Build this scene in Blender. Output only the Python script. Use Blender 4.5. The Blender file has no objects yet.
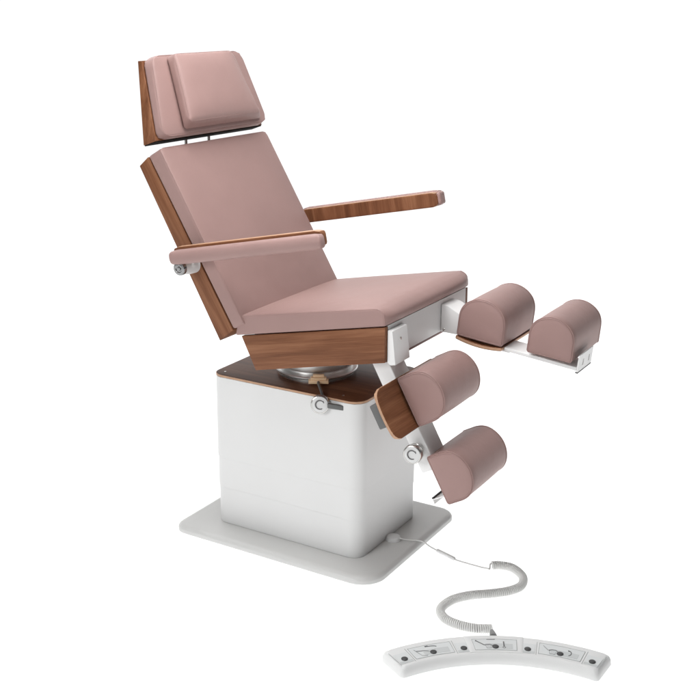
import bpy, bmesh, math, random
from mathutils import Vector, Matrix
random.seed(4)
S = bpy.context.scene
COL = S.collection
R = math.radians

# ---------------------------------------------------------------- camera
cam = bpy.data.cameras.new('camera'); co = bpy.data.objects.new('camera', cam); COL.objects.link(co)
YAW, PIT = -0.5516, 0.2474
co.location = (1.8913, -3.0089, 1.7217)
VIEW = Vector((math.sin(YAW)*math.cos(PIT), math.cos(YAW)*math.cos(PIT), -math.sin(PIT)))
co.rotation_euler = VIEW.to_track_quat('-Z', 'Y').to_euler()
cam.sensor_width = 36; cam.lens = 1135.98/700*36
cam.shift_x = (350-327.0)/700; cam.shift_y = -(350-289.9)/700
cam.clip_start = .05; cam.clip_end = 200
S.camera = co

# ---------------------------------------------------------------- white studio surroundings
W = bpy.data.worlds.new('World'); S.world = W; W.use_nodes = True
nt = W.node_tree; nt.nodes.clear()
out = nt.nodes.new('ShaderNodeOutputWorld'); bg = nt.nodes.new('ShaderNodeBackground')
tc = nt.nodes.new('ShaderNodeTexCoord'); dp = nt.nodes.new('ShaderNodeVectorMath'); dp.operation = 'DOT_PRODUCT'
dp.inputs[1].default_value = VIEW
mr = nt.nodes.new('ShaderNodeMapRange'); mr.interpolation_type = 'SMOOTHSTEP'
mr.inputs['From Min'].default_value = .35; mr.inputs['From Max'].default_value = .80
mr.inputs['To Min'].default_value = .14; mr.inputs['To Max'].default_value = 1.04
nt.links.new(tc.outputs['Generated'], dp.inputs[0]); nt.links.new(dp.outputs['Value'], mr.inputs['Value'])
bg.inputs['Color'].default_value = (1, 1, 1, 1)
nt.links.new(mr.outputs['Result'], bg.inputs['Strength']); nt.links.new(bg.outputs[0], out.inputs['Surface'])

def area(name, loc, target, size, power, color=(1, 1, 1), size_y=None, spread=180):
    l = bpy.data.lights.new(name, 'AREA'); l.shape = 'RECTANGLE'; l.size = size; l.size_y = size_y or size
    l.energy = power; l.color = color; l.spread = R(spread)
    o = bpy.data.objects.new(name, l); COL.objects.link(o); o.location = loc
    o.rotation_euler = (Vector(target)-Vector(loc)).to_track_quat('-Z', 'Y').to_euler()
    return o
area('softbox_overhead', (-1.2, .3, 3.6), (0, 0, .6), 2.6, 60)
area('softbox_front', (.25, -.45, 2.35), (-.05, -.05, .9), 1.0, 29)
area('softbox_key', (-.6, -4.0, 2.0), (.15, 0, .15), 1.6, 8, spread=55)
# big unseen lamp added below the translucent floor to turn it white
under = area('floor_whitening_lamp', (0, 0, -.6), (0, 0, 0), 14, 655); under.data.shape = 'DISK'; under.rotation_euler = (math.pi, 0, 0)

S.view_settings.view_transform = 'Standard'; S.view_settings.look = 'None'
S.view_settings.exposure = 0; S.view_settings.gamma = 1

# ---------------------------------------------------------------- materials
def mat(name, color, rough=.5, metal=0, bump=None, var=None, spec=.5, coat=0, sheen=0):
    m = bpy.data.materials.new(name); m.use_nodes = True
    n = m.node_tree; b = n.nodes['Principled BSDF']; L = n.links
    b.inputs['Base Color'].default_value = (*color, 1); b.inputs['Roughness'].default_value = rough
    b.inputs['Metallic'].default_value = metal; b.inputs['Specular IOR Level'].default_value = spec
    b.inputs['Coat Weight'].default_value = coat; b.inputs['Sheen Weight'].default_value = sheen
    t = n.nodes.new('ShaderNodeTexCoord')
    if var:                                       # (scale, amount): slight tone variation
        nz = n.nodes.new('ShaderNodeTexNoise'); nz.inputs['Scale'].default_value = var[0]; nz.inputs['Detail'].default_value = 5
        L.new(t.outputs['Object'], nz.inputs['Vector'])
        mp = n.nodes.new('ShaderNodeMapRange'); mp.inputs['To Min'].default_value = 1-var[1]; mp.inputs['To Max'].default_value = 1+var[1]
        mp.inputs['From Min'].default_value = .3; mp.inputs['From Max'].default_value = .7
        L.new(nz.outputs['Fac'], mp.inputs['Value'])
        mx = n.nodes.new('ShaderNodeVectorMath'); mx.operation = 'SCALE'; mx.inputs[0].default_value = color
        L.new(mp.outputs['Result'], mx.inputs['Scale']); L.new(mx.outputs['Vector'], b.inputs['Base Color'])
        rr = n.nodes.new('ShaderNodeMapRange'); rr.inputs['To Min'].default_value = rough-.06; rr.inputs['To Max'].default_value = rough+.06
        L.new(nz.outputs['Fac'], rr.inputs['Value']); L.new(rr.outputs['Result'], b.inputs['Roughness'])
    if bump:                                      # list of (scale, distance)
        prev = None
        for sc, dist, vor in bump:
            if vor:
                nz = n.nodes.new('ShaderNodeTexVoronoi'); nz.inputs['Scale'].default_value = sc; o = nz.outputs['Distance']
            else:
                nz = n.nodes.new('ShaderNodeTexNoise'); nz.inputs['Scale'].default_value = sc; nz.inputs['Detail'].default_value = 3; o = nz.outputs['Fac']
            L.new(t.outputs['Object'], nz.inputs['Vector'])
            bp = n.nodes.new('ShaderNodeBump'); bp.inputs['Distance'].default_value = dist; bp.inputs['Strength'].default_value = 1
            L.new(o, bp.inputs['Height'])
            if prev: L.new(prev, bp.inputs['Normal'])
            prev = bp.outputs['Normal']
        L.new(prev, b.inputs['Normal'])
    return m

def wood(name, ang, vertical=False, tone=1.0, rough=.42):
    """walnut veneer; the grain runs along X turned by ang about Y (or across it)"""
    m = bpy.data.materials.new(name); m.use_nodes = True
    n = m.node_tree; b = n.nodes['Principled BSDF']; L = n.links
    t = n.nodes.new('ShaderNodeTexCoord')
    rot = n.nodes.new('ShaderNodeMapping'); rot.inputs['Rotation'].default_value = (0, ang, 0)
    L.new(t.outputs['Object'], rot.inputs['Vector'])
    def grain(sa, sc, det, dist):
        mp = n.nodes.new('ShaderNodeMapping')
        mp.inputs['Scale'].default_value = (sc, sa, sc) if vertical == 'y' else (sc, sc*.6, sa) if vertical else (sa, sc*.7, sc)
        L.new(rot.outputs['Vector'], mp.inputs['Vector'])
        nz = n.nodes.new('ShaderNodeTexNoise'); nz.inputs['Scale'].default_value = 1
        nz.inputs['Detail'].default_value = det; nz.inputs['Distortion'].default_value = dist; nz.inputs['Roughness'].default_value = .6
        L.new(mp.outputs['Vector'], nz.inputs['Vector']); return nz.outputs['Fac']
    g1 = grain(2.2, 38, 6, .6); g2 = grain(9, 420, 3, .1); g3 = grain(1.2, 9, 2, .8)
    def mix(a, bb, f):
        x = n.nodes.new('ShaderNodeMix'); x.inputs[0].default_value = f; L.new(a, x.inputs[2]); L.new(bb, x.inputs[3]); return x.outputs[0]
    h = mix(mix(g1, g3, .38), g2, .22)
    r = n.nodes.new('ShaderNodeValToRGB'); e = r.color_ramp.elements
    c = lambda a: tuple(v*tone for v in a)+(1,)
    e[0].position = .34; e[0].color = c((.085, .030, .013)); e[1].position = .66; e[1].color = c((.290, .135, .070))
    k = e.new(.50); k.color = c((.185, .075, .036))
    L.new(h, r.inputs['Fac']); L.new(r.outputs['Color'], b.inputs['Base Color'])
    b.inputs['Roughness'].default_value = rough; b.inputs['Specular IOR Level'].default_value = .16
    bp = n.nodes.new('ShaderNodeBump'); bp.inputs['Distance'].default_value = .0004; bp.inputs['Strength'].default_value = .6
    L.new(g2, bp.inputs['Height']); L.new(bp.outputs['Normal'], b.inputs['Normal'])
    return m

PINK = (.325, .206, .189)
leather = mat('rose_leather', PINK, .46, bump=[(9, .004, False), (38, .0005, False), (900, .00026, True)], var=(6, .035), spec=.34, sheen=.02)
seam_m = mat('rose_thread', (.32, .21, .19), .6)
white = mat('white_powder_coat', (.67, .672, .668), .38, bump=[(700, .00012, False)], var=(4, .012), spec=.45)
white2 = mat('white_leg_brightened', (.78, .78, .775), .36, bump=[(700, .00012, False)], spec=.45)  # same white, lightened in colour where the seat shades the legs
plate_m = mat('light_grey_powder_coat', (.58, .58, .57), .24, bump=[(700, .00015, False)], var=(5, .02), spec=.4)
plastic = mat('white_plastic', (.74, .745, .74), .42, bump=[(500, .0001, False)], spec=.4)
panel_m = mat('panel_foil_white', (.68, .70, .70), .35)
panel_g = mat('panel_foil_grey', (.56, .58, .58), .35)
ink = mat('print_grey', (.13, .13, .13), .5)
ink2 = mat('print_light_grey', (.36, .37, .37), .5)
dark = mat('dark_rubber', (.055, .055, .055), .55)
greyp = mat('grey_plastic', (.11, .112, .11), .5)
black = mat('black_edge', (.02, .02, .02), .5)
steel = mat('brushed_steel', (.60, .59, .57), .2, 1, bump=[(300, .0001, False)])
chrome = mat('chrome', (.30, .30, .30), .2, 1)
brass = mat('tan_bracket', (.92, .68, .43), .4, bump=[(200, .0002, False)])
cable_m = mat('grey_cable', (.66, .66, .645), .5)
wood_seat = wood('walnut_seat', R(11.8))
wood_back = wood('walnut_back', R(-58.5))
wood_head = wood('walnut_head', R(-87))
wood_arm = wood('walnut_armrest', R(11.6))
wood_arm_v = wood('walnut_armrest_cross_grain', R(11.6), True)
wood_leg = wood('walnut_leg', R(-61), 'y', rough=.30)
wood_top = wood('walnut_top_shaded', 0, tone=.60, rough=.38)  # walnut with the seat's shade darkened into its colour
wood_edge = mat('walnut_ply_edge', (.44, .26, .16), .5, var=(60, .1))

# ---------------------------------------------------------------- mesh helpers
def obj(name, bm, m, parent=None, smooth=True, sharp=R(38)):
    me = bpy.data.meshes.new(name)
    bmesh.ops.recalc_face_normals(bm, faces=bm.faces)
    if smooth:
        for f in bm.faces: f.smooth = True
        for e in bm.edges:
            if len(e.link_faces) == 2 and e.calc_face_angle(0) > sharp: e.smooth = False
    bm.to_mesh(me); bm.free()
    ms = m if isinstance(m, (list, tuple)) else [m]
    for x in ms: me.materials.append(x)
    o = bpy.data.objects.new(name, me); COL.objects.link(o)
    if parent: o.parent = parent
    return o

def thing(name, label, cat, loc=(0, 0, 0), group=None):
    o = bpy.data.objects.new(name, None); COL.objects.link(o); o.location = loc
    o.empty_display_size = .1; o['label'] = label; o['category'] = cat
    if group: o['group'] = group
    return o

def axis_pts(h, r, n, k=5):
    a = [-h + r*(1-math.cos(math.pi/2*i/k)) for i in range(k)] if r > 0 else []
    mid = [-h+r + (2*h-2*r)*i/n for i in range(n+1)]
    return a + mid + [-v for v in reversed(a)]

def rbox(bm, sx, sy, sz, r, fn, n=(4, 4, 4), k=5, mi=0):
    """box with rounded edges in local metres, every point sent through fn(x, y, z)"""
    H = (sx/2, sy/2, sz/2); A = [axis_pts(H[i], r, n[i], k) for i in range(3)]
    cache = {}
    def V(i, j, l):
        key = (i, j, l)
        if key in cache: return cache[key]
        p = Vector((A[0][i], A[1][j], A[2][l]))
        if r > 0:
            q = Vector([max(-H[a]+r, min(H[a]-r, p[a])) for a in range(3)])
            d = p-q
            if d.length > 1e-9: p = q + d.normalized()*r
        v = bm.verts.new(fn(*p)); cache[key] = v; return v
    N = [len(a)-1 for a in A]
    def quad(a, b, c, d):
        s = []
        for v in (a, b, c, d):
            if v not in s: s.append(v)
        if len(s) > 2:
            f = bm.faces.new(s); f.material_index = mi
    for l in (0, N[2]):
        for i in range(N[0]):
            for j in range(N[1]): quad(V(i, j, l), V(i+1, j, l), V(i+1, j+1, l), V(i, j+1, l))
    for j in (0, N[1]):
        for i in range(N[0]):
            for l in range(N[2]): quad(V(i, j, l), V(i+1, j, l), V(i+1, j, l+1), V(i, j, l+1))
    for i in (0, N[0]):
        for j in range(N[1]):
            for l in range(N[2]): quad(V(i, j, l), V(i, j+1, l), V(i, j+1, l+1), V(i, j, l+1))

def box(bm, x0, x1, y0, y1, z0, z1, r=.003, k=3, mi=0):
    c = Vector(((x0+x1)/2, (y0+y1)/2, (z0+z1)/2))
    rbox(bm, x1-x0, y1-y0, z1-z0, r, lambda x, y, z: c+Vector((x, y, z)), (1, 1, 1), k, mi)

def slab_fn(A, B, C, D, y0, y1, crown=0, front=None):
    """A,B = start/end of the back line (x,z); D,C = start/end of the front line; returns (dims, map)"""
    A, B, C, D = [Vector(p) for p in (A, B, C, D)]
    L = ((B-A).length+(C-D).length)/2; T = ((D-A).length+(C-B).length)/2; Wd = y1-y0
    nrm = ((D-A)+(C-B)).normalized()
    def fn(x, y, z):
        u = x/L+.5; w = z/T+.5; v = y/Wd*2
        p = (A*(1-u)+B*u)*(1-w)+(D*(1-u)+C*u)*w
        if crown:
            uu = 2*u-1
            p = p + nrm*crown*max(0, 1-uu**4)*max(0, 1-v**4)*max(0, w)
        return Vector((p[0], (y0+y1)/2+y, p[1]))
    return (L, Wd, T), fn

def tube(bm, pts, r, seg=8, closed=False, mi=0, caps=True):
    pts = [Vector(p) for p in pts]; n = len(pts); rings = []
    up = None
    for i, p in enumerate(pts):
        a = pts[(i-1) % n] if (closed or i > 0) else p; b = pts[(i+1) % n] if (closed or i < n-1) else p
        t = (b-a).normalized()
        if up is None:
            up = t.orthogonal().normalized()
        up = (up - t*up.dot(t)).normalized(); s = t.cross(up)
        rr = r[i] if isinstance(r, (list, tuple)) else r
        rings.append([bm.verts.new(p+up*rr*math.cos(2*math.pi*k/seg)+s*rr*math.sin(2*math.pi*k/seg)) for k in range(seg)])
    m = n if closed else n-1
    for i in range(m):
        a, b = rings[i], rings[(i+1) % n]
        for k in range(seg):
            f = bm.faces.new((a[k], a[(k+1) % seg], b[(k+1) % seg], b[k])); f.material_index = mi
    if caps and not closed:
        for rg in (rings[0], rings[-1]):
            f = bm.faces.new(rg); f.material_index = mi

def smooth(pts, n=12):
    P = [Vector(p) for p in pts]; P = [P[0]*2-P[1]]+P+[P[-1]*2-P[-2]]; out = []
    for i in range(1, len(P)-2):
        for k in range(n):
            t = k/n; a, b, c, d = P[i-1:i+3]
            out.append(.5*((2*b)+(c-a)*t+(2*a-5*b+4*c-d)*t*t+(3*b-a-3*c+d)*t**3))
    out.append(P[-2]); return out

def lathe(bm, prof, origin, axis, seg=48, mi=0):
    """prof: list of (radius, height) along axis"""
    ax = Vector(axis).normalized(); u = ax.orthogonal().normalized(); v = ax.cross(u); o = Vector(origin)
    rings = []
    for r, h in prof:
        if r < 1e-6: rings.append([bm.verts.new(o+ax*h)])
        else: rings.append([bm.verts.new(o+ax*h+u*r*math.cos(2*math.pi*k/seg)+v*r*math.sin(2*math.pi*k/seg)) for k in range(seg)])
    for a, b in zip(rings, rings[1:]):
        for k in range(seg):
            q = []
            for w in (a[k % len(a)], a[(k+1) % len(a)], b[(k+1) % len(b)], b[k % len(b)]):
                if w not in q: q.append(w)
            if len(q) > 2:
                f = bm.faces.new(q); f.material_index = mi

def rrect(hx, hy, rad, n=10, cx=0, cy=0):
    p = []
    rad = rad if isinstance(rad, tuple) else (rad,)*4
    for (sx, sy, a0), r in zip(((1, 1, 0), (-1, 1, 90), (-1, -1, 180), (1, -1, 270)), rad):
        for i in range(n+1):
            a = R(a0+90*i/n); p.append((cx+sx*(hx-r)+r*math.cos(a), cy+sy*(hy-r)+r*math.sin(a)))
    return p

def stack(bm, loops, cap_bottom=True, cap_top=True, mi=0):
    """loops: list of point lists of equal length, skinned in order"""
    rg = [[bm.verts.new(p) for p in l] for l in loops]
    n = len(rg[0])
    for a, b in zip(rg, rg[1:]):
        for k in range(n):
            f = bm.faces.new((a[k], a[(k+1) % n], b[(k+1) % n], b[k])); f.material_index = mi
    if cap_bottom: bm.faces.new(rg[0][::-1]).material_index = mi
    if cap_top: bm.faces.new(rg[-1]).material_index = mi

def prism(bm, prof, y0, y1, r=.002, mi=0):
    """polygon (x,z) swept along Y with a small bevel"""
    b2 = bmesh.new()
    f = b2.faces.new([b2.verts.new((x, y0, z)) for x, z in prof])
    ex = bmesh.ops.extrude_face_region(b2, geom=[f])
    bmesh.ops.translate(b2, verts=[v for v in ex['geom'] if isinstance(v, bmesh.types.BMVert)], vec=(0, y1-y0, 0))
    if r: bmesh.ops.bevel(b2, geom=b2.edges[:], offset=r, segments=2, profile=.6, affect='EDGES', clamp_overlap=True)
    for q in b2.faces: q.material_index = mi
    me = bpy.data.meshes.new('tmp'); b2.to_mesh(me); b2.free(); bm.from_mesh(me); bpy.data.meshes.remove(me)

# ---------------------------------------------------------------- floor: white, made translucent for the added lamp below
fb = bmesh.new()
ring = [fb.verts.new((6*math.cos(2*math.pi*i/128), 6*math.sin(2*math.pi*i/128), 0)) for i in range(128)]
fb.faces.new(ring)
fm = bpy.data.materials.new('white_translucent_floor'); fm.use_nodes = True
n = fm.node_tree; n.nodes.clear()
fo = n.nodes.new('ShaderNodeOutputMaterial'); fx = n.nodes.new('ShaderNodeMixShader'); fd = n.nodes.new('ShaderNodeBsdfDiffuse'); ft = n.nodes.new('ShaderNodeBsdfTranslucent')
fd.inputs['Color'].default_value = ft.inputs['Color'].default_value = (.95, .95, .95, 1)
fx.inputs[0].default_value = .75
n.links.new(fd.outputs[0], fx.inputs[1]); n.links.new(ft.outputs[0], fx.inputs[2]); n.links.new(fx.outputs[0], fo.inputs['Surface'])
floor = obj('floor', fb, fm, smooth=False)
floor['kind'] = 'structure'

# ---------------------------------------------------------------- chair
chair = thing('treatment_chair', 'rose leather podiatry treatment chair with walnut side panels on white lift column', 'treatment chair')

# base plate with a soft top edge
bm = bmesh.new(); loops = []
for off, z in ((.003, .004), (0, .007), (0, .016), (.0008, .0195), (.0032, .0235), (.0072, .0268), (.0125, .0288), (.018, .0295)):
    loops.append([(x, y, z) for x, y in rrect(.3842-off, .2990-off, tuple(q-off*.5 for q in (.056, .056, .048, .082)), 12)])
stack(bm, loops)
for sx in (-1, 1):                                  # levelling feet just under the sheet
    for sy in (-1, 1): lathe(bm, [(0, .001), (.022, .001), (.022, .0045)], (sx*.31, sy*.23, 0), (0, 0, 1), 20)
base = obj('base_plate', bm, plate_m, chair)

# telescopic column covers
def cover(hx, hy, z0, z1, name):
    bm = bmesh.new()
    stack(bm, [[(x, y, z) for x, y in rrect(hx-o, hy-o, (.045-o*.3), 12)] for o, z in ((.0008, z0), (0, z0+.0010), (0, z1-.0005), (.0004, z1))])
    return obj(name, bm, white, chair)
cover(.2830, .2008, .262, .5425, 'column_cover')
cover(.2814, .1996, .158, .262, 'column_cover')
cover(.2800, .1984, .0302, .158, 'column_cover')
bm = bmesh.new()
stack(bm, [[(x, y, z) for x, y in rrect(.2832-o, .2010-o, .045, 12)] for o, z in ((.001, .5430), (0, .5436), (0, .5496), (.0012, .5504))], mi=0)
for f in bm.faces:
    f.material_index = 1 if f.calc_center_median().z < .5501 and len(f.verts) == 4 else 0
top = obj('column_top', bm, [wood_top, wood_edge], chair)
for sx, sy in ((-.25, -.165), (.20, -.165), (.25, .165), (-.25, .165)):
    bm = bmesh.new(); lathe(bm, [(.0040, .5502), (.0040, .5510), (.003, .5514), (0, .5514)], (sx, sy, 0), (0, 0, 1), 12)
    obj('screw', bm, steel, top)

# swivel ring
bm = bmesh.new()
lathe(bm, [(.100, .551), (.126, .551), (.1265, .556), (.119, .558), (.119, .562), (.133, .563), (.1355, .566), (.1355, .569), (.133, .572), (.116, .574), (.116, .580), (.1205, .583), (.1215, .586), (.1215, .616), (.119, .619), (.095, .620), (.095, .640)], (0, 0, 0), (0, 0, 1), 80)
swivel = obj('swivel_ring', bm, mat('satin_aluminium', (.78, .78, .77), .34, 1, bump=[(300, .0001, False)]), chair)
bm = bmesh.new()
dv = Vector((.52, -.854, 0)); sv = Vector((.854, .52, 0))
def obx(bm, c, a, b, h, r=.002):
    c = Vector(c); rbox(bm, a, b, h, r, lambda x, y, z: c+sv*x-dv*y+Vector((0, 0, z)), (1, 1, 1), 3)
ob = dv*.140+sv*.008
obx(bm, ob+Vector((0, 0, .562)), .064, .028, .011); obx(bm, ob+Vector((0, 0, .5715)), .050, .022, .008); obx(bm, ob+dv*-.003+Vector((0, 0, .5795)), .036, .014, .009)
obj('brake_bracket', bm, brass, swivel)
KC = Vector((.1535, -.226, .5305))
bm = bmesh.new(); tube(bm, smooth([ob+dv*.010+Vector((0, 0, .563)), ob+dv*.030+Vector((0, 0, .562)), KC+Vector((-.006, .022, .026)), KC+Vector((-.004, .016, .010))], 6), .0042, 10)
obj('brake_rod', bm, greyp, swivel)

def logo_knob(center, axis, up, parent, r=.026, depth=.034):
    ax = Vector(axis).normalized(); c = Vector(center)
    bm = bmesh.new()
    lathe(bm, [(0, -depth), (r*.45, -depth), (r*.5, -depth*.8), (r*.8, -depth*.75), (r*.92, -depth*.68), (r*.92, -depth*.60), (r*.86, -depth*.56), (r*.86, -depth*.50), (r*.98, -depth*.45), (r, -depth*.36), (r, -.004), (r*.93, -.0006), (r*.86, 0), (r*.84, -.0008)], c, ax, 48, 0)
    lathe(bm, [(r*.84, -.0008), (r*.80, -.0002), (r*.5, .0004), (0, .0006)], c, ax, 48, 1)
    k = obj('locking_knob', bm, [steel, white], parent)
    up = Vector(up); up = (up-ax*up.dot(ax)).normalized(); rt = up.cross(ax)
    bm = bmesh.new()
    pts = [c+ax*.0008+(rt*math.cos(a)+up*math.sin(a))*r*.46 for a in [R(40+260*i/22) for i in range(23)]]
    tube(bm, pts, [r*.045+r*.03*math.sin(math.pi*i/22) for i in range(23)], 8)
    e = pts[0]; tube(bm, [e+up*r*.12-rt*r*.02, e-up*r*.10+rt*r*.05], r*.045, 6)
    obj('knob_emblem', bm, ink, k)
    return k
TOCAM = (co.location-KC); TOCAM.z *= .6
logo_knob(KC, (.42, -.90, .10), (0, 0, 1), chair, .0295, .032)
bm = bmesh.new()
a0 = KC+Vector((.018, .014, -.002))
rbox(bm, .050, .010, .016, .003, lambda x, y, z: a0+Vector((.027, .004, -.001))+Vector((.9, .42, 0))*x+Vector((-.42, .9, 0))*y+Vector((0, 0, z-x*.12)), (1, 1, 1), 3)
obj('brake_lever', bm, greyp, swivel)

# seat ------------------------------------------------------------------
WS = .28
bm = bmesh.new()
prism(bm, [(-.085, .7200), (-.040, .6290), (.398, .7255), (.398, .8230)], -.262, .262, .002)
seat = obj('seat_frame', bm, greyp, chair)
bm = bmesh.new(); bl = (.403, .7215)
prism(bm, [(-.048, .6215), (.4062, .7190), (.4062, .7255), (-.050, .629)], -.2615, .2795, .0015)
obj('bottom_board', bm, mat('rosewood_stained_board', (.20, .10, .085), .45, var=(20, .08)), seat)
for s in (-1, 1):
    bm = bmesh.new(); y0, y1 = (-.280, -.2625) if s < 0 else (.2625, .2790)
    prism(bm, [(-.0981, .7245), (-.0461, .6221), (.4060, .7216), (.4056, .8275)], y0, y1, .0018)
    obj('side_panel', bm, wood_seat, seat)
bm = bmesh.new()
prism(bm, [(.3990, .7262), (.4062, .7262), (.4062, .8296), (.3990, .8280)], -.2620, .2620, .0012)
obj('front_panel', bm, white, seat)

# seat cushion, front roll
A, B, C, D = (-.1220, .7222), (.4072, .8302), (.3990, .8835), (-.108, .7885)
dim, fn0 = slab_fn(A, B, C, D, -.281, .281, crown=.014)
L_, W_, T_ = dim; r2 = .034
def fn_seat(x, y, z):
    ax_, az = L_/2-r2, T_/2-r2
    if x > ax_ and z > az:
        d = math.hypot(x-ax_, z-az)
        if d > r2: x, z = ax_+(x-ax_)/d*r2, az+(z-az)/d*r2
    bul = .013*max(0, 1-(2*z/T_)**2)*max(0, 1-(2*y/W_)**14) if x > L_/2-.06 else 0
    bul *= max(0, (x-(L_/2-.06))/.06)
    p = fn0(x, y, z); p.x += bul; return p
bm = bmesh.new(); rbox(bm, *dim, .007, fn_seat, (26, 20, 12), 4)
for s in (-1, 1):                                   # piping along the side seam
    y = s*(W_/2-.0022)
    pts = [fn_seat(-L_/2+.02+(L_-.03)*i/50, y, T_/2-.0022) for i in range(51)] + [fn_seat(L_/2-.002, y, T_/2-.003-(T_-.01)*i/10) for i in range(11)]
    tube(bm, pts, .0014, 6)
cushion = obj('seat_cushion', bm, leather, chair)

# backrest --------------------------------------------------------------
WB = .29
bm = bmesh.new()
prism(bm, [(-.4731, 1.2251), (-.4378, 1.2556), (-.1232, .7411), (-.1739, .6999)], -WB, WB, .002)
back = obj('backrest', bm, wood_back, chair)
A, B, C, D = (-.1215, .7425), (-.4388, 1.2600), (-.3905, 1.2875), (-.0800, .7640)
def edge_seam(bm, fn, dim, r, sides=(-1, 1), rad=.0017, w=None, ends=True, inset=.0022):
    L_, W_, T_ = dim; loop = []
    a, b = L_/2-inset, W_/2-inset; z = T_/2-inset
    N = 24; rr = r
    path = rrect(a, b, rr, 6)
    dense = []
    for i, p in enumerate(path):
        q = path[(i+1) % len(path)]; n = max(1, int(math.hypot(q[0]-p[0], q[1]-p[1])/.02))
        for k in range(n): dense.append((p[0]+(q[0]-p[0])*k/n, p[1]+(q[1]-p[1])*k/n))
    tube(bm, [fn(x, y, z) for x, y in dense], rad, 6, closed=True)
dim, fn = slab_fn(A, B, C, D, -WB+.001, WB-.001, crown=.008)
def round_plan(fn, dim, rp, which=lambda x, y: True):
    """round the plan-view corners of a slab (x,y) with radius rp"""
    L_, W_, T_ = dim
    def g(x, y, z):
        ax_, ay = L_/2-rp, W_/2-rp
        if abs(x) > ax_ and abs(y) > ay and which(x, y):
            dx, dy = abs(x)-ax_, abs(y)-ay; d = math.hypot(dx, dy)
            if d > rp: x, y = math.copysign(ax_+dx/d*rp, x), math.copysign(ay+dy/d*rp, y)
        return fn(x, y, z)
    return g
def fn_back(x, y, z, f=fn, L=dim[0]):
    p = f(x, y, z)
    return p
fb2 = round_plan(fn_back, dim, .018)
bm = bmesh.new(); rbox(bm, *dim, .008, fb2, (28, 26, 5), 5)
edge_seam(bm, fn_back, dim, .018)
obj('back_cushion', bm, leather, back)

# headrest ----------------------------------------------------------------
WH = .235
def flare(f):                                        # the headrest widens downwards
    def g(x, y, z):
        p = f(x, y, z); k = 1+.205*max(-.1, min(1.3, (1.5625-p.z)/.2305)); p.y *= k; return p
    return g
dim, fn = slab_fn((-.4525, 1.2902), (-.5077, 1.5457), (-.4914, 1.5468), (-.4050, 1.3070), -WH, WH)
bm = bmesh.new(); rbox(bm, *dim, .002, flare(fn), (2, 2, 1), 3)
head = obj('headrest', bm, wood_head, chair)
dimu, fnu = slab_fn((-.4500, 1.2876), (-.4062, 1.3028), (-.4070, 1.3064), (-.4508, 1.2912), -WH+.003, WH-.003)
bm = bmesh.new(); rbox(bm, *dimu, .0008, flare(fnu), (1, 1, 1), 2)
obj('underside_shade_sheet', bm, mat('shade_black', (.018, .016, .015), .9, spec=.1), head)  # black sheet added to paint in the shade beneath the headrest
A, B, C, D = (-.4045, 1.3055), (-.4925, 1.5535), (-.4555, 1.5640), (-.3765, 1.3190)
dim, fn = slab_fn(A, B, C, D, -WH+.001, WH-.001, crown=.006)
fn = flare(fn)
fh = round_plan(fn, dim, .036)
bm = bmesh.new(); rbox(bm, *dim, .009, fh, (16, 22, 4), 5)
edge_seam(bm, fn, dim, .036)
obj('head_cushion', bm, leather, head)
# wedge pillow
n2 = Vector((.2305, .076)).normalized(); d2 = Vector((-.076, .2305)).normalized()
P0 = Vector((-.38, 1.332))+n2*.004
A = P0+d2*-.004; B = P0+d2*.238; D = P0+d2*.016+n2*.044; C = P0+d2*.238+n2*.038
dim, fnp = slab_fn(A, B, C, D, -.205, .205, crown=.017)
def fn_pil(x, y, z, dim=dim, f=fnp):
    u = x/dim[0]+.5; w = z/dim[2]+.5; v = y/.41+.5
    bl = lambda a, b, c, d: (a*(1-u)+b*u)*(1-w)+(c*(1-u)+d*u)*w
    lo = bl(-.190, -.174, -.197, -.174); hi = bl(.248, .190, .190, .122)
    p = f(x, 0, z); q = f(x, y, z)
    return Vector((q.x, lo+(hi-lo)*v, q.z))
fpl = round_plan(fn_pil, dim, .026)
bm = bmesh.new(); rbox(bm, *dim, .015, fpl, (18, 22, 5), 5)
edge_seam(bm, fn_pil, dim, .026, rad=.0011, inset=.0043)
obj('head_pillow', bm, leather, head)
for y in (-.062, .060):
    bm = bmesh.new(); lathe(bm, [(.0048, 1.215), (.0048, 1.305), (.0, 1.305)], (-.447, y-.025, 0), (0, 0, 1), 14)
    obj('post', bm, steel, head)

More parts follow.
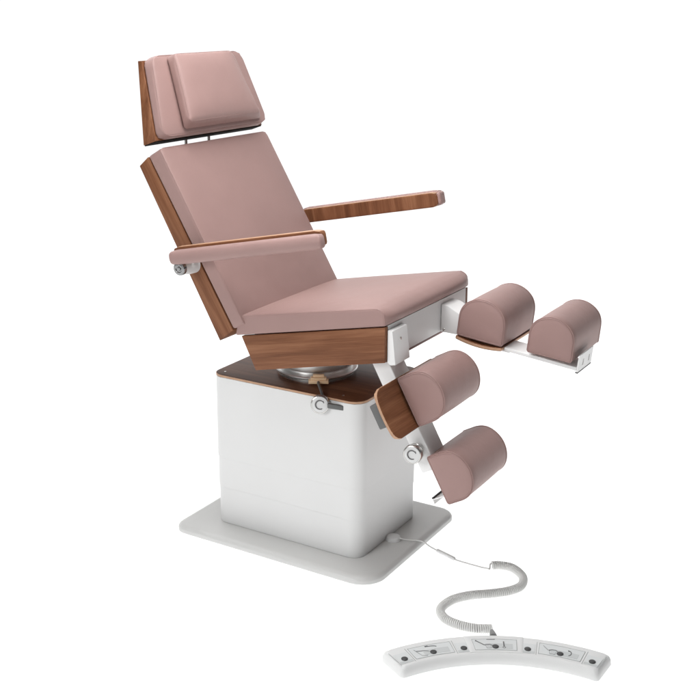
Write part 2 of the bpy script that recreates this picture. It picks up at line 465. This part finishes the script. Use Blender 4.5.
# armrests -----------------------------------------------------------------
ta = R(11.6); fa = Vector((math.cos(ta), 0, math.sin(ta))); ua = Vector((-math.sin(ta), 0, math.cos(ta)))
AO = Vector((-.275, 0, .9735))                      # rear end, mid height
def armrest(s, yi, yo, zoff, xo, wm, pad_h, pad_up):
    ym = yi+(yo-yi)*.56
    Lr = .560; Hh = .049
    def place(y0, y1, L0, L1, H0):
        c = AO+fa*((L0+L1)/2+xo)+ua*zoff+Vector((0, (y0+y1)/2, 0))
        return c, L1-L0, abs(y1-y0), H0
    c, l, w, h = place(yi, ym, .002 if s < 0 else .010, Lr+(-.012 if s < 0 else -.006), Hh)
    bm = bmesh.new()
    rw = .018
    def f(x, y, z, c=c, l=l, h=h):                   # rounded ends seen from the side
        ax_, az = l/2-rw, h/2-rw
        dx, dz = abs(x)-ax_, abs(z)-az
        if dx > 0 and dz > 0:
            d = math.hypot(dx, dz)
            if d > rw: x, z = math.copysign(ax_+dx/d*rw, x), math.copysign(az+dz/d*rw, z)
        return c+fa*x+ua*z+Vector((0, y, 0))
    rbox(bm, l, w, h, .004, f, (30, 2, 10), 4)
    for q in bm.faces:
        q.normal_update()
        if abs(q.normal.y) < .5 and q.normal.dot(ua) > .8: q.material_index = 1
    arm = obj('armrest', bm, [wm, wood_edge], chair)
    c, l, w, h = place(ym+s*.0004, yo, 0, Lr-(.001 if s < 0 else .004), pad_h); c = c+ua*pad_up
    bm = bmesh.new(); rp = .020
    def g(x, y, z, c=c, l=l, h=h):
        ax_, az = l/2-rp, h/2-rp
        dx, dz = abs(x)-ax_, abs(z)-az
        if dx > 0 and dz > 0:
            d = math.hypot(dx, dz)
            if d > rp: x, z = math.copysign(ax_+dx/d*rp, x), math.copysign(az+dz/d*rp, z)
        bulge = s*.009*max(0, 1-(2*z/h)**2)*(1 if s*y > 0 else 0)
        return c+fa*x+ua*z+Vector((0, y+bulge, 0))
    rbox(bm, l, w, h, .009, g, (30, 4, 10), 5)
    # the leather wraps over the front end
    yb0, yb1 = sorted((yi+s*.004, yo-s*.004))
    cc = AO+fa*(Lr-.004+xo)+ua*(zoff+pad_up)+Vector((0, (yb0+yb1)/2, 0))
    if s > 0: rbox(bm, .016, yb1-yb0, pad_h-.012, .0078, lambda x, y, z: cc+fa*x+ua*z+Vector((0, y, 0)), (2, 4, 4), 4)
    obj('armrest_pad', bm, leather, arm)
    # pivot: white tube out of the backrest with a chrome end
    px, pz = -.2687, .9335
    bm = bmesh.new()
    ya = s*.2905; yb = s*.352
    lathe(bm, [(.027, 0), (.026, .03), (.0215, abs(yb-ya)-.004), (.0205, abs(yb-ya))], (px, ya, pz), (0, s, 0), 32)
    if s < 0: prism(bm, [(px-.004, pz+.005), (px+.075, pz+.030), (px+.10, pz+.055), (px-.002, pz+.030)], min(s*.300, s*.318), max(s*.300, s*.318), .003)
    br = obj('armrest_bracket', bm, white, arm)
    bm = bmesh.new()
    lathe(bm, [(.0225, 0), (.0225, .008), (.020, .012), (.013, .0125), (.011, .010), (.007, .010), (.006, .013), (0, .0135)], (px, yb, pz), (0, s, 0), 32)
    obj('end_cap', bm, chrome, br)
    return arm
armrest(-1, -.325, -.372, .001, -.022, wood_arm, .046, -.006)
armrest(1, .325, .372, .011, .000, wood_arm_v, .054, .002)

# leg rests ------------------------------------------------------------------
def frame(o, ang):
    """leg plane: a runs down the leg, n out of its cushion side"""
    a = R(ang); ad = Vector((math.cos(a), 0, math.sin(a))); nd = Vector((-math.sin(a), 0, math.cos(a)))
    o = Vector((o[0], 0, o[1]))
    return lambda al, y, n: o+ad*al+nd*n+Vector((0, y, 0))

def upad(bm, F, a0, chord, n0, h, y0, y1, tilt=0):
    """calf pad: U section swept along Y with seamed, softly domed ends"""
    hw = chord/2; prof = []
    rc = .007
    for i in range(5):                               # bottom corners rounded
        t = R(180+90*i/4); prof.append((-hw+rc+rc*math.cos(t), rc+rc*math.sin(t)))
    for i in range(5):
        t = R(270+90*i/4); prof.append((hw-rc+rc*math.cos(t), rc+rc*math.sin(t)))
    st = h-hw*.98
    for i in range(37):
        t = R(180*i/36); bw = 1+.035*math.sin(t)
        prof.append((hw*math.cos(t)*(1.0+.04*math.sin(2*t)**2), st+(h-st)*math.sin(t)))
    cz = h*.45
    def ring(y, s, d=0):
        out = []
        for x, z in prof:
            X, Z = x*s, cz+(z-cz)*s
            out.append(F(a0+hw+X*math.cos(tilt)-Z*math.sin(tilt), y, n0+X*math.sin(tilt)+Z*math.cos(tilt)))
        return out
    L = y1-y0
    ys = [(y0-.0030, .25), (y0-.0026, .5), (y0-.0018, .75), (y0-.0004, .90), (y0+.0008, .955), (y0+.0030, .986), (y0+.0062, .999), (y0+.007, .994), (y0+.0078, 1.0)]
    mid = [(y0+.0078+(L-.0156)*i/10, 1.0+.012*math.sin(math.pi*i/10)) for i in range(1, 10)]
    end = [(y0+y1-y, s) for y, s in reversed(ys)]
    stack(bm, [ring(y, s) for y, s in ys+mid+end])
    for y in (y0+.0004, y1-.0004):
        tube(bm, ring(y, .945), .0013, 6, closed=True)
    for y in (y0+.0032, y1-.0032):
        tube(bm, ring(y, .994), .0017, 6, closed=True)

def leg_rest(near):
    if near:
        F = frame((.4247, .6661), -61.0); yp = (-.240, .008); yt = (-.225, -.140)
    else:
        F = frame((.4660, .7285), -6.3); yp = (.070, .318); yt = (.086, .172)
    def fbox(bm, a0, a1, y0, y1, n0, n1, r=.003, mi=0, k=3):
        rbox(bm, a1-a0, y1-y0, n1-n0, r, lambda x, y, z: F((a0+a1)/2+x, (y0+y1)/2+y, (n0+n1)/2+z), (1, 1, 1), k, mi)
    bm = bmesh.new()
    if near:
        fbox(bm, -.085, .286, yt[0], yt[1], -.066, -.0115, .0035)
    else:
        fbox(bm, .010, .17, yt[0]+.01, yt[1], -.0225, -.0125, .0035)
        fbox(bm, .1545, .386, yt[0]-.001, yt[1], -.0145, -.003, .002)
    leg = obj('leg_rest', bm, white2, chair)
    if near: leg['label'] = 'lowered leg rest with exposed walnut plate'
    else: leg['label'] = 'raised leg rest extended level with the seat'
    bm = bmesh.new()
    upad(bm, F, 0, .152, 0, .122 if near else .130, *yp)
    obj('calf_pad', bm, leather, leg)
    bm = bmesh.new()
    upad(bm, F, .243 if near else .231, .150 if near else .140, -.0200 if near else .0085, .118 if near else .123, yp[0], yp[1], R(0 if near else .8))
    obj('foot_pad', bm, leather, leg)
    # bowed walnut plate under the calf pad
    py = (-.366, -.010) if near else (.0675, .326)
    bm = bmesh.new(); hl = .0775; rp = .028
    wl = py[1]-py[0]
    def fp(x, y, z):
        ay = wl/2-rp
        if abs(x) > hl-rp and abs(y) > ay and near and y < 0:
            dx, dy = abs(x)-(hl-rp), abs(y)-ay; d = math.hypot(dx, dy)
            if d > rp: x, y = math.copysign(hl-rp+dx/d*rp, x), math.copysign(ay+dy/d*rp, y)
        sag = -(.008 if near else .009)*(1-(x/hl)**2)
        return F(.076+x, (py[0]+py[1])/2+y, (-.0062 if near else -.0075)+z+sag)
    rbox(bm, 2*hl, wl, .011, .003, fp, (16, 16, 1), 3)
    for q in bm.faces:
        q.normal_update()
        m_ = F(0, 0, 0); nn = F(0, 0, 1)-m_
        if abs(q.normal.dot(nn)) < .5: q.material_index = 1
    obj('pad_plate', bm, [wood_leg, wood_edge], leg)
    # fork at the seat's front panel
    bm = bmesh.new()
    if near:
        prism(bm, [(.4075, .8165), (.4230, .8155), (.4345, .7165), (.4175, .7130), (.4075, .7200)], -.268, -.178, .002)
    else:
        prism(bm, [(.4075, .8150), (.4300, .8120), (.4640, .7950), (.5000, .7700), (.5000, .7240), (.4075, .7265)], .080, .1680, .002)
    hin = obj('hinge_bracket', bm, white2, leg)
    bm = bmesh.new()
    if near: lathe(bm, [(0, .0012), (.004, .0012), (.005, 0)], (.4265, -.222, .785), (1, 0, .1), 12)
    else: lathe(bm, [(0, .0012), (.004, .0012), (.005, 0)], (.4185, .0798, .7345), (0, -1, 0), 12)
    obj('screw', bm, steel, hin)
    # end bracket with two slots and a dark lower lip
    yb = (.085, .205) if not near else (-.200, -.080)
    bm = bmesh.new(); th = .004; ab = .3865 if not near else .372
    n0, n1 = (-.085, -.014) if near else (-.018, .034)
    sl0, sl1 = n0+.014, n0+.034
    ys = [yb[0], yb[0]+.034, yb[0]+.044, yb[0]+.086, yb[0]+.096, yb[1]]
    for i in range(5):
        if i in (1, 3):
            fbox(bm, ab, ab+th, ys[i], ys[i+1], n0, sl0, 0); fbox(bm, ab, ab+th, ys[i], ys[i+1], sl1, n1, 0)
        else: fbox(bm, ab, ab+th, ys[i], ys[i+1], n0, n1, 0)
    if near:
        fbox(bm, ab-.0045, ab-.0003, yb[0], yb[1], n0-.003, n0+.004, .001, 1); fbox(bm, ab, ab+.016, yb[0], yb[1], n0-.003, n0-.0003, .001, 0)
    else: fbox(bm, ab-.003, ab+.0048, yb[0], yb[1], n0-.004, n0-.0004, .001, 1)
    bmesh.ops.remove_doubles(bm, verts=bm.verts, dist=1e-5)
    obj('end_bracket', bm, [white2, black], leg, smooth=False)
    if near:
        logo_knob(F(.217, -.274, -.0385), (.16, -.985, .06), (0, 0, 1), leg, .0285, .047)
        bm = bmesh.new(); fbox(bm, .035, .108, -.352, -.305, -.052, -.0245, .004)
        obj('clamp_block', bm, greyp, leg)
    return leg
leg_rest(True); leg_rest(False)

# cable socket on the base plate
bm = bmesh.new()
lathe(bm, [(.026, .0296), (.025, .036), (.021, .041), (.010, .0435), (0, .044)], (.3005, -.012, 0), (0, 0, 1), 32)
obj('cable_socket', bm, plastic, base)

# ---------------------------------------------------------------- foot control
PC = Vector((1.100, -.8815, 0)); MID = 120.0
foot = thing('foot_control', 'white curved foot control with seven round buttons and printed chair pictograms on the floor', 'foot control', (PC.x+.525*math.cos(R(MID)), PC.y+.525*math.sin(R(MID)), 0))
def fobj(name, bm, m, parent=None):
    o = obj(name, bm, m, parent or foot)
    if parent is None: o.matrix_parent_inverse = Matrix.Translation(-Vector(foot.location))
    return o
def pol(r, deg, z): return PC+Vector((r*math.cos(R(deg)), r*math.sin(R(deg)), z))
def arcloop(ra, rb, half, rc, z, n=40):
    """closed outline of an annular bar with rounded corners (arc length coordinates)"""
    rm = (ra+rb)/2; hl = R(half)*rm; pts = []
    for x, y in dense_rr(hl, (rb-ra)/2, rc):
        pts.append(pol(rm+y, MID-math.degrees(x/rm), z))
    return pts
def dense_rr(hx, hy, r):
    path = rrect(hx, hy, r, 6); out = []
    for i, p in enumerate(path):
        q = path[(i+1) % len(path)]; n = 24 if abs(q[0]-p[0]) > .1 else (4 if abs(q[1]-p[1]) > .02 else 1)
        for k in range(n): out.append((p[0]+(q[0]-p[0])*k/n, p[1]+(q[1]-p[1])*k/n))
    return out
bm = bmesh.new()
lv = [(.4790, .5820, 32.2, .012, .002), (.4780, .5830, 32.3, .013, .004), (.4785, .5825, 32.2, .013, .018), (.4815, .5795, 31.9, .013, .026), (.4865, .5740, 31.2, .013, .0312), (.4900, .5705, 30.8, .013, .0325)]
loops = [arcloop(*v) for v in lv]
n = len(loops[0])
rg = [[bm.verts.new(p) for p in l] for l in loops]
for a, b in zip(rg, rg[1:]):
    for k in range(n): bm.faces.new((a[k], a[(k+1) % n], b[(k+1) % n], b[k]))
bm.faces.new(rg[0][::-1]); tf = bm.faces.new(rg[-1]); bmesh.ops.triangulate(bm, faces=[tf])
hous = fobj('housing', bm, plastic)
ZT = .0325
def patch(bm, rr0, rr1, am, half, z, h, mi=0, n=10):
    """thin foil lying on the arc's top"""
    lo = []
    for zz in (z, z+h):
        lo.append([pol(rr0, am+half-2*half*i/n, zz) for i in range(n+1)]+[pol(rr1, am-half+2*half*i/n, zz) for i in range(n+1)])
    stack(bm, lo, True, True, mi)
def strok(bm, am, pts, z, w, mi=0, closed=False):
    P = [pol(.5265+y, am-math.degrees(x/.5265), z) for x, y in pts]
    tube(bm, P, w, 6, closed, mi)
def button(am, r, parent, ZT=ZT):
    bm = bmesh.new(); c = pol(r, am, 0)
    lathe(bm, [(.0090, ZT+.0006), (.0090, ZT+.0024), (.0080, ZT+.0034), (.005, ZT+.0040), (0, ZT+.0042)], (c.x, c.y, 0), (0, 0, 1), 28)
    fobj2('button', bm, dark, parent)
def fobj2(name, bm, m, parent):
    o = obj(name, bm, m, parent); return o
bm = bmesh.new(); lo = []
for off, z in ((0, ZT-.001), (0, ZT+.0010), (.0012, ZT+.0018)):
    lo.append([pol(.5722-off, MID+8.2-off*100-16.4*i/16+off*200*i/16, z) for i in range(17)]+[pol(.4915+off, MID-8.2+off*100+16.4*i/16-off*200*i/16, z) for i in range(17)])
stack(bm, lo)
fobj('centre_cover', bm, plastic)
Z0 = ZT
for k in range(4):
    am = MID+28.8-19.2*k
    bm = bmesh.new()
    patch(bm, .5060, .5420, am, 2.15, ZT+.0002, .0006, 0); patch(bm, .4960, .5058, am, 2.15, ZT+.0002, .0005, 1)
    p = fobj('switch_panel', bm, [panel_m, panel_g])
    button(am, .514, p)
    for q in (-1, 1):
        bm = bmesh.new(); strok(bm, am, [(q*.0235, -.033), (q*.0235, .030)], ZT+.0003, .0006)
        fobj2('panel_line', bm, ink2, p)
for k in range(3):
    am = MID+19.2-19.2*k; ZT = Z0+(.0018 if k == 1 else 0)
    bm = bmesh.new()
    patch(bm, .4985, .5520, am, 6.3, ZT+.0002, .0005, 0, 16)
    patch(bm, .5070, .5300, am-1.2, 4.0, ZT+.0008, .0004, 1, 12)
    p = fobj('pictogram_panel', bm, [panel_m, panel_g])
    button(am, .514, p, ZT)
    z = ZT+.0013
    bm = bmesh.new()
    fx, fy = .0585, .0262
    strok(bm, am, [(-fx, -fy), (0, -fy), (fx, -fy), (fx, fy), (0, fy), (-fx, fy)], z-.0006, .0006, 1, True)
    if k == 0:      # backrest tilt: light chair, dark curved arrow
        strok(bm, am, [(-.044, .006), (-.022, .002), (-.010, -.004)], z, .0009, 0)
        strok(bm, am, [(-.046, .014), (-.036, -.018), (-.020, -.022)], z, .0006, 1)
        strok(bm, am, [(-.010, -.004), (-.004, -.012), (.006, -.012), (.010, .002)], z, .0006, 1)
        strok(bm, am, [(-.006+.026*math.sin(t*.12), .018-.010*(1-math.cos(t*.12))) for t in range(-2, 11)], z, .0010, 0)
        strok(bm, am, [(-.012, .0195), (-.004, .0195)], z, .0017, 0)
    elif k == 1:    # height: dark reclining chair on its column, up-down bar
        strok(bm, am, [(-.050, .016), (-.049, .018)], z, .0018, 0)
        strok(bm, am, [(-.048, .016), (-.030, -.004), (-.014, -.002), (-.004, -.010)], z, .0011, 0)
        strok(bm, am, [(-.027, -.006), (-.024, -.020), (-.012, -.020), (-.012, -.006)], z, .0006, 1)
        strok(bm, am, [(-.008, -.014), (-.003, -.019)], z, .0006, 1)
        strok(bm, am, [(.024, .012), (.024, -.010)], z, .0019, 0)
        strok(bm, am, [(.024+.004*math.cos(R(t)), -.015+.004*math.sin(R(t))) for t in range(0, 360, 30)], z, .0006, 0, True)
        strok(bm, am, [(-.020, .0235), (.002, .0235)], z, .0007, 0)
    else:           # seat tilt
        strok(bm, am, [(-.048, .016), (-.034, -.004)], z, .0008, 1)
        strok(bm, am, [(-.032, -.004), (-.024, .000), (-.014, .001), (-.006, -.006)], z, .0011, 0)
        strok(bm, am, [(-.030, -.006), (-.028, -.020), (-.014, -.020), (-.012, -.008)], z, .0006, 1)
        strok(bm, am, [(.020+.008*math.cos(R(t)), -.002+.012*math.sin(R(t))) for t in range(-70, 95, 15)], z, .0012, 0)
        strok(bm, am, [(.018, .0105), (.021, .0085)], z, .0017, 0)
    fobj2('pictogram', bm, [ink, ink2], p)

# ---------------------------------------------------------------- cable
cord = thing('coiled_cable', 'light grey coiled cable snaking from the base plate to the foot control', 'cable', (.6428, .0171, 0))
inv = Matrix.Translation(-Vector(cord.location))
def cobj(name, bm, m):
    o = obj(name, bm, m, cord); o.matrix_parent_inverse = inv; return o
pa = [(.322, -.010, .0380), (.345, .000, .0345), (.372, .016, .0325), (.392, .024, .0290), (.412, .029, .0160), (.437, .0310, .0075), (.475, .0205, .0060), (.513, .0081, .0060), (.560, .0075, .0045), (.605, .0085, .0040), (.626, .0080, .0060), (.634, .0110, .0100)]
bm = bmesh.new(); tube(bm, [(.436, .0313, .0078), (.440, .0302, .0076), (.475, .0205, .0070), (.509, .0092, .0066), (.513, .0081, .0066)], [.0035, .0065, .0065, .0065, .0035], 14)
cobj('inline_connector', bm, plastic)
cp = [(.635, .0193, .0140), (.6584, .0353, .0140), (.6989, .0363, .0140), (.7449, .0006, .0140), (.761, -.0539, .0140), (.7416, -.1019, .0140), (.7019, -.1445, .0140), (.6541, -.1864, .0140), (.6201, -.2388, .0140), (.6142, -.3028, .0140), (.6452, -.3422, .0140), (.6913, -.3544, .0140), (.7433, -.3467, .0140), (.7850, -.3250, .0140)]
path = smooth(cp, 40)
# helix at constant pitch
acc = [0]
for a, b in zip(path, path[1:]): acc.append(acc[-1]+(b-a).length)
tot = acc[-1]; pitch = .0060; N = int(tot/pitch*14); bm = bmesh.new(); pts = []; j = 0
for i in range(N+1):
    s = tot*i/N
    while j < len(acc)-2 and acc[j+1] < s: j += 1
    t = (s-acc[j])/max(1e-9, acc[j+1]-acc[j]); p = path[j].lerp(path[j+1], t); d = (path[j+1]-path[j]).normalized()
    sd = Vector((-d.y, d.x, 0)).normalized(); up = d.cross(sd)
    ph = 2*math.pi*s/pitch
    pts.append(p+(sd*math.cos(ph)+Vector((0, 0, 1))*math.sin(ph))*.0108)
tube(bm, pts, .0029, 8); cobj('coil', bm, cable_m)
bm = bmesh.new(); tube(bm, smooth(pa[:-1]+[(.631, .010, .0050), pts[0]+Vector((-.003, -.003, -.001)), pts[0]]), .0025, 8); cobj('cord', bm, cable_m)
bm = bmesh.new()
tgt = pol(.5835, MID-.3, .022)
dd = (pol(.60, MID-.3, 0)-pol(.58, MID-.3, 0)).normalized(); rs = tgt+dd*.040+Vector((0, 0, -.004))
t1 = (pts[-1]-pts[-3]).normalized()
tube(bm, smooth([pts[-1], pts[-1]+t1*.004, rs+dd*.006+Vector((0, 0, .002)), rs-dd*.004], 8), .0029, 8)
cobj('cord', bm, cable_m)
bm = bmesh.new(); tube(bm, [tgt+dd*.0005, tgt+dd*.008, rs-dd*.004, rs], [.0105, .0100, .0062, .005], 16); cobj('strain_relief', bm, mat('grey_strain_relief', (.22, .22, .22), .5))
